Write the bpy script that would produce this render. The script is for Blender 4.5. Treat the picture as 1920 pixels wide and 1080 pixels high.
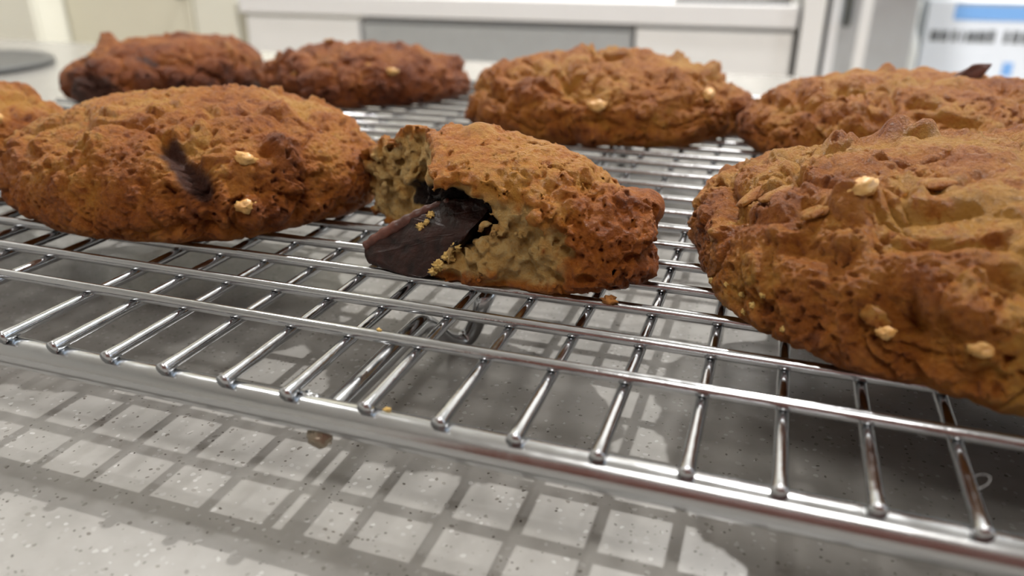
import bpy, math, random
import numpy as np
from mathutils import Vector, Matrix

for o in list(bpy.data.objects):
    bpy.data.objects.remove(o)

S = 0.011                    # one mesh cell of the rack = 11 mm
Z0 = 0.90                    # height of the worktop above the floor
HT = 1.70                    # rack plane above the worktop, in cells


def W(u, v, z):              # rack cells -> metres (z = 0 is the axis of the cross wires)
    return Vector((u * S, v * S, Z0 + (z + HT) * S))


scene = bpy.context.scene
col = scene.collection

# ------------------------------------------------------------------ camera
cam_d = bpy.data.cameras.new('camera')
cam = bpy.data.objects.new('camera', cam_d)
col.objects.link(cam)
Rv = Vector((0.94635403, 0.32312926, 0.00123599))
Uv = Vector((-0.13100507, 0.38017454, 0.91558997))
Fv = Vector((-0.29538402, 0.86663418, -0.40211128))
cam.matrix_world = Matrix((
    (Rv.x, Uv.x, -Fv.x, 0), (Rv.y, Uv.y, -Fv.y, 0), (Rv.z, Uv.z, -Fv.z, 0), (0, 0, 0, 1)))
cam.location = W(1.44834, -7.78479, 5.25643)
cam_d.sensor_width = 36.0
cam_d.lens = 1440.04 / 1920 * 36
cam_d.clip_start = 0.005
cam_d.clip_end = 50
cam_d.dof.use_dof = True
cam_d.dof.focus_distance = 12.3 * S
cam_d.dof.aperture_fstop = 15.5
scene.camera = cam

# ------------------------------------------------------------------ world, exposure
world = bpy.data.worlds.new('world')
scene.world = world
world.use_nodes = True
bgn = world.node_tree.nodes['Background']
bgn.inputs[0].default_value = (0.62, 0.78, 1.0, 1)
bgn.inputs[1].default_value = 1.0
vs = scene.view_settings
vs.view_transform = 'Standard'
vs.look = 'None'
vs.gamma = 1.0
vs.use_curve_mapping = False
vs.exposure = 0.42


def disk_lamp(loc, watts, colour, radius, name):
    ld = bpy.data.lights.new(name, 'AREA')
    ld.shape = 'DISK'
    ld.size = radius * 2
    ld.energy = watts
    ld.color = colour
    lo = bpy.data.objects.new(name, ld)
    lo.location = loc
    col.objects.link(lo)
    return lo


win_d = bpy.data.lights.new('window_daylight', 'AREA')
win_d.shape = 'RECTANGLE'
win_d.size, win_d.size_y = 1.5, 1.1
win_d.energy = 9
win_d.color = (0.70, 0.85, 1.0)
win = bpy.data.objects.new('window_daylight', win_d)
win.location = (1.95, 0.9, 1.55)
win.rotation_euler = (0, math.radians(90), 0)
col.objects.link(win)


# ------------------------------------------------------------------ helpers
def tag(o, label=None, cat=None, group=None, kind=None):
    if label: o['label'] = label
    if cat: o['category'] = cat
    if group: o['group'] = group
    if kind: o['kind'] = kind
    return o


def empty(name, loc):
    o = bpy.data.objects.new(name, None)
    o.empty_display_size = 0.02
    o.location = loc
    col.objects.link(o)
    return o


def link(name, me, mat, parent=None, loc=None):
    o = bpy.data.objects.new(name, me)
    if mat is not None and len(me.materials) == 0:
        me.materials.append(mat)
    if parent is not None:
        o.parent = parent
    if loc is not None:
        o.location = loc
    col.objects.link(o)
    return o


def mesh_from(name, verts, faces, smooth=True):
    me = bpy.data.meshes.new(name)
    me.from_pydata([tuple(v) for v in verts], [], faces)
    if smooth:
        me.polygons.foreach_set('use_smooth', [True] * len(me.polygons))
    me.update()
    return me


def box_mesh(name, lo, hi, bev=0.0):
    """box with chamfered edges (rounded rectangle prism) from lo to hi"""
    import bmesh
    bm = bmesh.new()
    r = bmesh.ops.create_cube(bm, size=1)
    for v in bm.verts:
        v.co = Vector([lo[i] + (v.co[i] + .5) * (hi[i] - lo[i]) for i in range(3)])
    if bev > 0:
        bmesh.ops.bevel(bm, geom=list(bm.edges), offset=bev, segments=2, profile=.6, affect='EDGES')
    me = bpy.data.meshes.new(name)
    bm.to_mesh(me); bm.free()
    return me


def tube(name, pts, r, seg=14, caps=True, closed=False):
    """round wire along pts (list of Vectors)"""
    n = len(pts)
    vs_, fs = [], []
    prev = None
    for i, p in enumerate(pts):
        if closed:
            t = (pts[(i + 1) % n] - pts[i - 1]).normalized()
        else:
            t = (pts[min(i + 1, n - 1)] - pts[max(i - 1, 0)]).normalized()
        if prev is None:
            a = Vector((0, 0, 1)) if abs(t.z) < .9 else Vector((1, 0, 0))
            n1 = (a - t * a.dot(t)).normalized()
        else:
            n1 = (prev - t * prev.dot(t)).normalized()
        prev = n1
        n2 = t.cross(n1)
        rr = r[i] if isinstance(r, (list, tuple)) else r
        for k in range(seg):
            a = 2 * math.pi * k / seg
            vs_.append(p + n1 * (rr * math.cos(a)) + n2 * (rr * math.sin(a)))
    m = n if closed else n - 1
    for i in range(m):
        j = (i + 1) % n
        for k in range(seg):
            l = (k + 1) % seg
            fs.append((i * seg + k, i * seg + l, j * seg + l, j * seg + k))
    if caps and not closed:
        fs.append(tuple(reversed(range(seg))))
        fs.append(tuple(range((n - 1) * seg, n * seg)))
    me = mesh_from(name, vs_, fs)
    return me


def catmull(pts, n=8):
    out = []
    P = [pts[0]] + pts + [pts[-1]]
    for i in range(1, len(P) - 2):
        a, b, c, d = P[i - 1], P[i], P[i + 1], P[i + 2]
        for k in range(n):
            t = k / n
            out.append(0.5 * ((2 * b) + (c - a) * t + (2 * a - 5 * b + 4 * c - d) * t * t
                              + (3 * b - a - 3 * c + d) * t ** 3))
    out.append(P[-2])
    return out


# ---- numpy noise
_rs = np.random.RandomState(5)
_perm = _rs.permutation(4096).astype(np.int32)
_perm = np.concatenate([_perm, _perm])
_grad = _rs.normal(size=(4096, 3)).astype(np.float32)
_grad /= np.linalg.norm(_grad, axis=1)[:, None]
_rnd = _rs.uniform(size=(4096, 3)).astype(np.float32)


def perlin(P, freq, seed=0):
    Q = (P * freq).astype(np.float32)
    Fl = np.floor(Q)
    f = Q - Fl
    I = Fl.astype(np.int32)
    w = f * f * f * (f * (f * 6 - 15) + 10)
    res = np.zeros(len(P), np.float32)
    X0 = (I[:, 0] + seed * 131) & 4095
    for dx in (0, 1):
        hx = _perm[(X0 + dx) & 4095]
        wx = w[:, 0] if dx else 1 - w[:, 0]
        for dy in (0, 1):
            hy = _perm[hx + ((I[:, 1] + dy) & 4095)]
            wy = wx * (w[:, 1] if dy else 1 - w[:, 1])
            for dz in (0, 1):
                g = _grad[_perm[hy + ((I[:, 2] + dz) & 4095)]]
                d = g[:, 0] * (f[:, 0] - dx) + g[:, 1] * (f[:, 1] - dy) + g[:, 2] * (f[:, 2] - dz)
                res += d * wy * (w[:, 2] if dz else 1 - w[:, 2])
    return res * 1.45


def worley(P, freq, seed=0):
    """F1, F2 distances"""
    Q = (P * freq).astype(np.float32)
    Fl = np.floor(Q)
    f = Q - Fl
    I = Fl.astype(np.int32)
    X0 = I[:, 0] + seed * 131
    f1 = np.full(len(P), 81.0, np.float32); f2 = np.full(len(P), 81.0, np.float32)
    for dx in (-1, 0, 1):
        hx = _perm[(X0 + dx) & 4095]
        for dy in (-1, 0, 1):
            hy = _perm[hx + ((I[:, 1] + dy) & 4095)]
            for dz in (-1, 0, 1):
                j = _rnd[_perm[hy + ((I[:, 2] + dz) & 4095)]]
                d = (dx + j[:, 0] - f[:, 0]) ** 2 + (dy + j[:, 1] - f[:, 1]) ** 2 + (dz + j[:, 2] - f[:, 2]) ** 2
                f2 = np.minimum(f2, np.maximum(f1, d))
                f1 = np.minimum(f1, d)
    return np.sqrt(f1), np.sqrt(f2)


def sstep(a, b, x):
    t = np.clip((x - a) / (b - a), 0, 1)
    return t * t * (3 - 2 * t)


# ------------------------------------------------------------------ materials
def new_mat(name):
    m = bpy.data.materials.new(name)
    m.use_nodes = True
    nt = m.node_tree
    return m, nt, nt.nodes['Principled BSDF']


def simple(name, colr, rough=.5, metal=0.0, ior=None):
    m, nt, b = new_mat(name)
    b.inputs['Base Color'].default_value = (*colr, 1)
    b.inputs['Roughness'].default_value = rough
    b.inputs['Metallic'].default_value = metal
    if ior: b.inputs['IOR'].default_value = ior
    # slight procedural mottling
    tc = nt.nodes.new('ShaderNodeTexCoord')
    nz = nt.nodes.new('ShaderNodeTexNoise'); nz.inputs['Scale'].default_value = 14
    mx = nt.nodes.new('ShaderNodeMixRGB')
    mx.inputs[1].default_value = (*[c * .96 for c in colr], 1)
    mx.inputs[2].default_value = (*[min(1, c * 1.03) for c in colr], 1)
    nt.links.new(tc.outputs['Object'], nz.inputs['Vector'])
    nt.links.new(nz.outputs[0], mx.inputs[0])
    nt.links.new(mx.outputs[0], b.inputs['Base Color'])
    return m


def N(nt, t, **kw):
    n = nt.nodes.new(t)
    for k, v in kw.items():
        if k in n.inputs.keys():
            n.inputs[k].default_value = v
        else:
            setattr(n, k, v)
    return n


def ramp(nt, stops):
    n = nt.nodes.new('ShaderNodeValToRGB')
    cr = n.color_ramp
    while len(cr.elements) < len(stops):
        cr.elements.new(0.5)
    for e, (p, c) in zip(cr.elements, stops):
        e.position = p
        e.color = (*c, 1) if len(c) == 3 else c
    return n


def crust_material(name, tint=(1, 1, 1), crumb=False):
    m, nt, b = new_mat(name)
    L = nt.links.new
    tc = N(nt, 'ShaderNodeTexCoord')
    sc = N(nt, 'ShaderNodeMapping'); sc.inputs['Scale'].default_value = (1 / S,) * 3
    L(tc.outputs['Object'], sc.inputs['Vector'])
    big = N(nt, 'ShaderNodeTexNoise'); big.inputs['Scale'].default_value = .55; big.inputs['Detail'].default_value = 5; big.inputs['Roughness'].default_value = .62
    mid = N(nt, 'ShaderNodeTexNoise'); mid.inputs['Scale'].default_value = 3.2; mid.inputs['Detail'].default_value = 6; mid.inputs['Roughness'].default_value = .65
    fin = N(nt, 'ShaderNodeTexNoise'); fin.inputs['Scale'].default_value = 16; fin.inputs['Detail'].default_value = 6; fin.inputs['Roughness'].default_value = .7
    for n in (big, mid, fin):
        L(sc.outputs[0], n.inputs['Vector'])
    at = N(nt, 'ShaderNodeAttribute', attribute_name='brown')
    # brown factor = attribute + noise
    ad = N(nt, 'ShaderNodeMath', operation='MULTIPLY_ADD'); ad.inputs[1].default_value = .75; L(big.outputs[0], ad.inputs[0]); L(at.outputs['Fac'], ad.inputs[2])
    ad2 = N(nt, 'ShaderNodeMath', operation='MULTIPLY_ADD'); ad2.inputs[1].default_value = .80; L(mid.outputs[0], ad2.inputs[0]); L(ad.outputs[0], ad2.inputs[2])
    ad3 = N(nt, 'ShaderNodeMath', operation='MULTIPLY_ADD'); ad3.inputs[1].default_value = .45; L(fin.outputs[0], ad3.inputs[0]); L(ad2.outputs[0], ad3.inputs[2])
    sb = N(nt, 'ShaderNodeMath', operation='SUBTRACT'); sb.inputs[1].default_value = .775; L(ad3.outputs[0], sb.inputs[0])
    t = tint
    def c(r, g, bl): return (r * t[0], g * t[1], bl * t[2])
    rp = ramp(nt, [(.06, c(.72, .335, .062)), (.24, c(.64, .228, .034)), (.44, c(.49, .142, .020)), (.66, c(.29, .075, .013)), (.95, c(.10, .027, .010))])
    L(sb.outputs[0], rp.inputs[0])
    colr = rp.outputs[0]
    if crumb:
        ca = N(nt, 'ShaderNodeAttribute', attribute_name='crumb')
        crp = ramp(nt, [(.24, (.40, .145, .028)), (.36, (.68, .320, .075)), (.49, (.86, .500, .150)), (.70, (.94, .69, .31))])
        mm = N(nt, 'ShaderNodeMath', operation='MULTIPLY_ADD'); mm.inputs[1].default_value = .55; L(fin.outputs[0], mm.inputs[0])
        hm = N(nt, 'ShaderNodeMath', operation='MULTIPLY'); hm.inputs[1].default_value = .55; L(mid.outputs[0], hm.inputs[0])
        L(hm.outputs[0], mm.inputs[2])
        L(mm.outputs[0], crp.inputs[0])
        mix = N(nt, 'ShaderNodeMixRGB'); L(ca.outputs['Fac'], mix.inputs[0]); L(colr, mix.inputs[1]); L(crp.outputs[0], mix.inputs[2])
        cc = N(nt, 'ShaderNodeAttribute', attribute_name='choc')
        mix2 = N(nt, 'ShaderNodeMixRGB'); L(cc.outputs['Fac'], mix2.inputs[0]); L(mix.outputs[0], mix2.inputs[1]); mix2.inputs[2].default_value = (.016, .007, .005, 1)
        colr = mix2.outputs[0]
    else:
        cc = N(nt, 'ShaderNodeAttribute', attribute_name='choc')
        mix2 = N(nt, 'ShaderNodeMixRGB'); L(cc.outputs['Fac'], mix2.inputs[0]); L(colr, mix2.inputs[1]); mix2.inputs[2].default_value = (.115, .044, .027, 1)
        colr = mix2.outputs[0]
    L(colr, b.inputs['Base Color'])
    # gloss: buttery sheen with tiny sugar sparkle
    rr = ramp(nt, [(.35, (.56, .56, .56)), (.62, (.27, .27, .27))])
    L(fin.outputs[0], rr.inputs[0])
    L(rr.outputs[0], b.inputs['Roughness'])
    b.inputs['IOR'].default_value = 1.42
    # relief
    vor = N(nt, 'ShaderNodeTexVoronoi'); vor.inputs['Scale'].default_value = 11; L(sc.outputs[0], vor.inputs['Vector'])
    gr = N(nt, 'ShaderNodeTexNoise'); gr.inputs['Scale'].default_value = 26; gr.inputs['Detail'].default_value = 8; gr.inputs['Roughness'].default_value = .8
    L(sc.outputs[0], gr.inputs['Vector'])
    ma = N(nt, 'ShaderNodeMath', operation='MULTIPLY_ADD'); ma.inputs[1].default_value = .4; L(vor.outputs['Distance'], ma.inputs[0]); L(gr.outputs[0], ma.inputs[2])
    ma2 = N(nt, 'ShaderNodeMath', operation='ADD'); L(ma.outputs[0], ma2.inputs[0]); L(fin.outputs[0], ma2.inputs[1])
    bp = N(nt, 'ShaderNodeBump'); bp.inputs['Strength'].default_value = 1.0; bp.inputs['Distance'].default_value = .11 * S
    L(ma2.outputs[0], bp.inputs['Height'])
    L(bp.outputs[0], b.inputs['Normal'])
    return m


M = {}
M['crust'] = crust_material('cookie_crust')
M['crust_gold'] = crust_material('cookie_crust_golden', (1.0, 1.05, 1.10))
M['crust_red'] = crust_material('cookie_crust_reddish', (.80, .76, .98))
M['crust_bitten'] = crust_material('cookie_crust_and_crumb', (1.08, 1.05, .95), crumb=True)


def food_mat(name, c1, c2, rough, scale, bump=.4):
    m, nt, b = new_mat(name)
    L = nt.links.new
    tc = N(nt, 'ShaderNodeTexCoord')
    nz = N(nt, 'ShaderNodeTexNoise'); nz.inputs['Scale'].default_value = scale / S; nz.inputs['Detail'].default_value = 5
    L(tc.outputs['Object'], nz.inputs['Vector'])
    rp = ramp(nt, [(.3, c1), (.7, c2)])
    L(nz.outputs[0], rp.inputs[0]); L(rp.outputs[0], b.inputs['Base Color'])
    b.inputs['Roughness'].default_value = rough
    bp = N(nt, 'ShaderNodeBump'); bp.inputs['Strength'].default_value = bump; bp.inputs['Distance'].default_value = .05 * S
    L(nz.outputs[0], bp.inputs['Height']); L(bp.outputs[0], b.inputs['Normal'])
    return m


M['choc'] = food_mat('dark_chocolate', (.008, .003, .002), (.034, .0105, .0065), .38, 5, .9)
M['choc'].node_tree.nodes['Principled BSDF'].inputs['Specular IOR Level'].default_value = .28
M['choc_edge'] = food_mat('lighter_chocolate_edge', (.06, .02, .013), (.13, .045, .028), .42, 4, .6)
M['oat'] = food_mat('baked_oat', (.46, .165, .027), (.62, .26, .05), .55, 5, 1.0)
M['nut'] = food_mat('pale_nut', (.52, .24, .055), (.72, .46, .17), .45, 3, .8)
M['crumbs'] = food_mat('crumb', (.50, .30, .075), (.78, .55, .19), .8, 8, .9)
M['crumb_brown'] = food_mat('brown_crumb', (.30, .11, .03), (.50, .22, .05), .8, 8, .9)


def chrome(name, colr, rough, bump_scale, bump):
    m, nt, b = new_mat(name)
    L = nt.links.new
    b.inputs['Base Color'].default_value = (*colr, 1)
    b.inputs['Metallic'].default_value = 1
    tc = N(nt, 'ShaderNodeTexCoord')
    nz = N(nt, 'ShaderNodeTexNoise'); nz.inputs['Scale'].default_value = bump_scale; nz.inputs['Detail'].default_value = 4
    L(tc.outputs['Object'], nz.inputs['Vector'])
    rp = ramp(nt, [(.3, (rough * .75,) * 3), (.75, (rough * 1.5,) * 3)])
    L(nz.outputs[0], rp.inputs[0]); L(rp.outputs[0], b.inputs['Roughness'])
    bp = N(nt, 'ShaderNodeBump'); bp.inputs['Strength'].default_value = bump; bp.inputs['Distance'].default_value = .0004
    L(nz.outputs[0], bp.inputs['Height']); L(bp.outputs[0], b.inputs['Normal'])
    return m


M['chrome'] = chrome('chromed_wire', (.50, .51, .525), .13, 500, .10)
M['chrome_rim'] = chrome('satin_chrome_rim', (.50, .51, .52), .17, 260, .06)
M['weld'] = chrome('dull_weld_bead', (.32, .27, .21), .3, 900, .8)


def quartz():
    m, nt, b = new_mat('white_speckled_quartz')
    L = nt.links.new
    tc = N(nt, 'ShaderNodeTexCoord')
    wn = N(nt, 'ShaderNodeTexNoise'); wn.inputs['Scale'].default_value = 400
    L(tc.outputs['Object'], wn.inputs['Vector'])
    mp = N(nt, 'ShaderNodeVectorMath', operation='MULTIPLY_ADD')
    mp.inputs[1].default_value = (.0016,) * 3
    L(wn.outputs['Color'], mp.inputs[0]); L(tc.outputs['Object'], mp.inputs[2])
    base = ramp(nt, [(.35, (.270, .260, .240)), (.65, (.315, .304, .283))])
    n1 = N(nt, 'ShaderNodeTexNoise'); n1.inputs['Scale'].default_value = 150; n1.inputs['Detail'].default_value = 3
    L(tc.outputs['Object'], n1.inputs['Vector']); L(n1.outputs[0], base.inputs[0])
    cur = base.outputs[0]
    for scale, thr, keep, colr in ((760, .25, .80, (.13, .115, .10)), (460, .20, .82, (.19, .175, .155)), (1200, .28, .84, (.08, .07, .06)), (820, .33, .72, (.42, .41, .39))):
        vo = N(nt, 'ShaderNodeTexVoronoi'); vo.inputs['Scale'].default_value = scale
        L(mp.outputs[0], vo.inputs['Vector'])
        lt = N(nt, 'ShaderNodeMath', operation='LESS_THAN'); lt.inputs[1].default_value = thr; L(vo.outputs['Distance'], lt.inputs[0])
        sp = N(nt, 'ShaderNodeSeparateColor'); L(vo.outputs['Color'], sp.inputs[0])
        gt = N(nt, 'ShaderNodeMath', operation='GREATER_THAN'); gt.inputs[1].default_value = keep; L(sp.outputs[0], gt.inputs[0])
        mu = N(nt, 'ShaderNodeMath', operation='MULTIPLY'); L(lt.outputs[0], mu.inputs[0]); L(gt.outputs[0], mu.inputs[1])
        st = N(nt, 'ShaderNodeMath', operation='MULTIPLY'); L(mu.outputs[0], st.inputs[0]); L(sp.outputs[1], st.inputs[1])
        mx = N(nt, 'ShaderNodeMixRGB'); L(st.outputs[0], mx.inputs[0]); L(cur, mx.inputs[1]); mx.inputs[2].default_value = (*colr, 1)
        cur = mx.outputs[0]
    L(cur, b.inputs['Base Color'])
    b.inputs['Roughness'].default_value = .22
    b.inputs['IOR'].default_value = 1.5
    return m


M['quartz'] = quartz()
M['white'] = simple('white_lacquer', (.88, .88, .875), .35)
M['white_slab'] = simple('white_bench_slab', (.86, .86, .87), .3)
M['cream'] = simple('cream_lacquer', (.74, .71, .58), .4)
M['cream_light'] = simple('light_cream_lacquer', (.82, .81, .71), .4)
M['groove'] = simple('grey_recess', (.40, .41, .42), .5)
M['steel'] = chrome('brushed_steel', (.50, .52, .54), .38, 60, .05)
M['steel_dark'] = chrome('dark_steel', (.16, .19, .21), .4, 60, .05)
M['fridge'] = simple('fridge_grey_paint', (.42, .42, .39), .35)
M['black'] = simple('black_glass', (.02, .02, .022), .1)
M['trivet'] = simple('dark_grey_stone', (.085, .085, .08), .55)
M['wallp'] = simple('white_wall_paint', (.78, .76, .72), .8)
M['ceil'] = simple('white_ceiling_paint', (.82, .81, .79), .9)
M['floor'] = simple('light_oak_floor', (.42, .31, .20), .5)
M['standin_brown'] = simple('dark_red_brown_stand_in', (.13, .035, .02), .4)
M['paper'] = simple('white_carton', (.78, .82, .88), .6)
M['blue'] = simple('blue_print', (.20, .42, .80), .6)
M['ink'] = simple('grey_print', (.16, .17, .18), .6)
M['plastic'] = simple('translucent_white_plastic', (.72, .72, .68), .3)
M['lint'] = simple('white_lint', (.8, .8, .8), .6)


def emis(name, colr, st):
    m, nt, b = new_mat(name)
    b.inputs['Emission Color'].default_value = (*colr, 1)
    b.inputs['Emission Strength'].default_value = st
    return m


M['panel'] = emis('fill_panel_glow', (1, .93, .84), 3)
M['lamp'] = emis('lit_lamp_glass', (1, .86, .68), 12)


# ------------------------------------------------------------------ room shell
def struct(name, lo, hi, mat, bev=0):
    me = box_mesh(name, lo, hi, bev)
    o = link(name, me, M[mat]); o['kind'] = 'structure'
    return o


XL, XR, YB, YF, ZC = -1.75, 1.95, 1.86, -2.0, 2.5
struct('floor', (XL - .1, YF - .1, -.1), (XR + .1, YB + .1, 0), 'floor')
struct('ceiling', (XL - .1, YF - .1, ZC), (XR + .1, YB + .1, ZC + .1), 'ceil')
struct('wall_back', (XL - .1, YB, 0), (XR + .1, YB + .1, ZC), 'wallp')
struct('wall_front', (XL - .1, YF - .1, 0), (XR + .1, YF, ZC), 'wallp')
struct('wall_left', (XL - .1, YF, 0), (XL, YB, ZC), 'wallp')
# right wall with a window opening
wr = empty('wall_right', (XR, 0, 0)); wr['kind'] = 'structure'
for lo, hi in (((0, YF, 0), (.1, YB, 1.0)), ((0, YF, 2.1), (.1, YB, ZC)), ((0, YF, 1.0), (.1, .15, 2.1)), ((0, 1.65, 1.0), (.1, YB, 2.1))):
    link('wall_section', box_mesh('wall_section', lo, hi), M['wallp'], wr)
w1 = empty('window_1', (XR + .05, .9, 1.55)); w1['kind'] = 'structure'
for lo, hi in (((-.03, -.75, -.55), (.03, .75, -.49)), ((-.03, -.75, .49), (.03, .75, .55)), ((-.03, -.75, -.49), (.03, -.69, .49)), ((-.03, .69, -.49), (.03, .75, .49))):
    link('window_frame', box_mesh('window_frame', lo, hi, .004), M['white'], w1)


def downlight(x, y, watts, colour, label, radius=.025):
    t = empty('downlight', (x, y, ZC))
    tag(t, label, 'downlight', 'recessed ceiling downlights')
    ring = []
    rp = []
    for k in range(32):
        a = 2 * math.pi * k / 32
        rp.append(Vector((.048 * math.cos(a), .048 * math.sin(a), -.006)))
    link('trim_ring', tube('trim_ring', rp, .0065, 10, closed=True), M['steel'], t)
    vv = [(0, 0, -.004)] + [(.042 * math.cos(2 * math.pi * k / 32), .042 * math.sin(2 * math.pi * k / 32), -.004) for k in range(32)]
    ff = [(0, 1 + (k + 1) % 32, 1 + k) for k in range(32)]
    link('lamp_glass', mesh_from('lamp_glass', vv, ff), M['lamp'], t)
    lo = disk_lamp((0, 0, -.012), watts, colour, radius, 'lamp_light')
    lo.parent = t


WARM = (1.0, .985, .965)
KX, KY = .085, 1.135
downlight(KX, KY, 30, WARM, 'bright recessed downlight over the aisle behind the rack', .022)
downlight(-1.15, .85, 7, WARM, 'recessed downlight over the cream cupboards', .045)
downlight(1.15, .85, 8, WARM, 'recessed downlight over the fridge side', .04)
pl = empty('added_fill_panel', (.1, -.75, ZC))  # unseen panel added to give soft fill from behind the camera
tag(pl, 'square fill lamp added unseen on the ceiling behind the worktop', 'added fill light')
link('frame', box_mesh('frame', (-.32, -.32, -.03), (.32, .32, -.002), .004), M['white'], pl)
link('diffuser', box_mesh('diffuser', (-.29, -.29, -.034), (.29, .29, -.03)), M['panel'], pl)
pd = bpy.data.lights.new('added_fill_light', 'AREA')
pd.shape = 'SQUARE'; pd.size = .56; pd.energy = 6.5; pd.color = (1.0, .985, .965)
po = bpy.data.objects.new('added_fill_light', pd); po.location = (0, 0, -.04); po.parent = pl
col.objects.link(po)

# ------------------------------------------------------------------ worktop and what carries it
wt = link('worktop', box_mesh('worktop', tuple(W(-125, -26, -HT - 3.6)), tuple(W(75, 43, -HT)), .0012), M['quartz'])
tag(wt, 'white speckled quartz worktop under the wire cooling rack', 'worktop')
isl = empty('island_cabinet', (0, 0, 0))
tag(isl, 'white island cabinet carrying the speckled worktop', 'cabinet')
z1 = Z0 - 3.6 * S
link('body', box_mesh('body', (-125 * S, -22 * S, .10), (74 * S, 40 * S, z1), .002), M['white'], isl)
link('plinth', box_mesh('plinth', (-123 * S, -18 * S, 0), (72 * S, 36 * S, .10)), M['groove'], isl)
for k in range(4):
    a = (-124 + k * 49.5) * S
    dr = link('door', box_mesh('door', (a + .002, 40 * S, .12), (a + 49.5 * S - .002, 41.6 * S, z1 - .02), .002), M['white'], isl)
    link('handle', box_mesh('handle', (a + .23, 41.6 * S, z1 - .08), (a + .33, 43 * S, z1 - .068), .002), M['steel'], dr)

# ------------------------------------------------------------------ opposite kitchen run
VB = 112
bench = link('bench_top', box_mesh('bench_top', tuple(W(-90, VB, -4.75)), tuple(W(2.6, 168, -1.7)), .002), M['white_slab'])
tag(bench, 'white bench top slab above the drawers and the grey oven', 'bench top')


def cabinet(name, label, u0, u1, gap):
    t = empty(name, W((u0 + u1) / 2, VB + 1.5, -HT - Z0 / S))
    tag(t, label, 'cabinet', None)
    cx = (u0 + u1) / 2 * S
    y0 = (VB + 1.5) * S
    def B(nm, a, b, va, vb, za, zb, mat, par=None, bev=.0015):
        # a..b in cells along u, heights in cells relative to rack plane
        lo = W(a, va, za) - t.location; hi = W(b, vb, zb) - t.location
        return link(nm, box_mesh(nm, tuple(lo), tuple(hi), bev), M[mat], par or t)
    B('body', u0, u1, VB + 1.9, 165, -74, -4.8, 'white')
    B('plinth', u0 + .3, u1 - .3, VB + 6, 160, -83.5, -74, 'groove', bev=0)
    top = -5.25
    for za, zb in ((-24, top), (-48, -24.5), (-73.5, -48.5)):
        B('drawer_front', u0 + .25, u1 - .25, VB + .2, VB + 1.8, za, zb - (gap if zb == top else 0), 'white')
    B('finger_recess', u0 + .2, u1 - .2, VB + 1.2, VB + 1.85, top - gap - .1, -4.8, 'groove' if gap > .05 else 'cream_light', bev=0)  # grey version carries the shadow line under the slab as colour
    return t


cabinet('drawer_cabinet', 'white drawer cabinet between the cream cupboard and the grey oven', -89.2, -66.4, 0.0)
cabinet('drawer_cabinet', 'white drawer cabinet with a finger recess coloured shadow grey beside the fridge', -20.2, 2.5, .12)

ov = empty('oven', W(-43.2, VB, -HT - Z0 / S))
tag(ov, 'grey steel oven built in below the white bench top', 'oven')
def OB(nm, a, b, va, vb, za, zb, mat, par=None, bev=.0015):
    return link(nm, box_mesh(nm, tuple(W(a, va, za) - ov.location), tuple(W(b, vb, zb) - ov.location), bev), M[mat], par or ov)
OB('body', -66.2, -20.4, VB + 1.6, 160, -70, -5.0, 'groove')
OB('control_panel', -66.0, -20.6, VB + .4, VB + 1.6, -12.5, -5.8, 'steel')
dr = OB('oven_door', -66.0, -20.6, VB + .2, VB + 1.6, -58, -13.0, 'steel')
OB('glass_pane', -60, -26.6, VB + .05, VB + .2, -52, -20, 'black', dr, 0)
hp = [W(a, b, -15.2) - ov.location for a, b in ((-62, VB + .2), (-62, VB - 3), (-24.6, VB - 3), (-24.6, VB + .2))]
link('handle', tube('handle', hp, .55 * S, 12), M['steel'], dr)
OB('kick_panel', -66.0, -20.6, VB + 5, VB + 6, -83.5, -58.5, 'groove')

ck = link('cooktop', box_mesh('cooktop', tuple(W(-15, VB + 2.5, -1.7)), tuple(W(1.5, 158, -1.1)), .001), M['black'])
tag(ck, 'black glass cooktop lying on the white bench top', 'cooktop')

# tall cream cupboard
tc_ = empty('tall_cupboard', W(-110, VB, -HT - Z0 / S))
tag(tc_, 'cream tall cupboard with a small dark knob beside the white drawers', 'cupboard')
def TB(nm, a, b, va, vb, za, zb, mat, par=None, bev=.002):
    return link(nm, box_mesh(nm, tuple(W(a, va, za) - tc_.location), tuple(W(b, vb, zb) - tc_.location), bev), M[mat], par or tc_)
TB('body', -129.3, -90.2, VB + 1.6, 168, -83.5, 110, 'cream')
d1 = TB('door', -129.2, -100.2, VB, VB + 1.6, -79, 109, 'cream')
TB('filler_panel', -99.8, -90.9, VB + .2, VB + 1.6, -79, 109, 'cream_light')
kp = [W(-101.4, VB, -1.6) - tc_.location, W(-101.4, VB - 1.6, -1.6) - tc_.location]
link('knob', tube('knob', kp, .9 * S, 16), M['steel_dark'], d1)
sp = link('forward_cupboard', box_mesh('forward_cupboard', tuple(W(-158.5, 106, -HT - Z0 / S)), tuple(W(-129.9, 150, 110)), .002), M['cream_light'])
tag(sp, 'light cream cupboard block standing forward beside the tall cupboard', 'cupboard')
for nm, a, b in (('door', -158, -144.6), ('door', -144.2, -130.2)):
    link(nm, box_mesh(nm, tuple(W(a, 105.2, -77)), tuple(W(b, 106, 108)), .002), M['cream_light'], sp)

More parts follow.
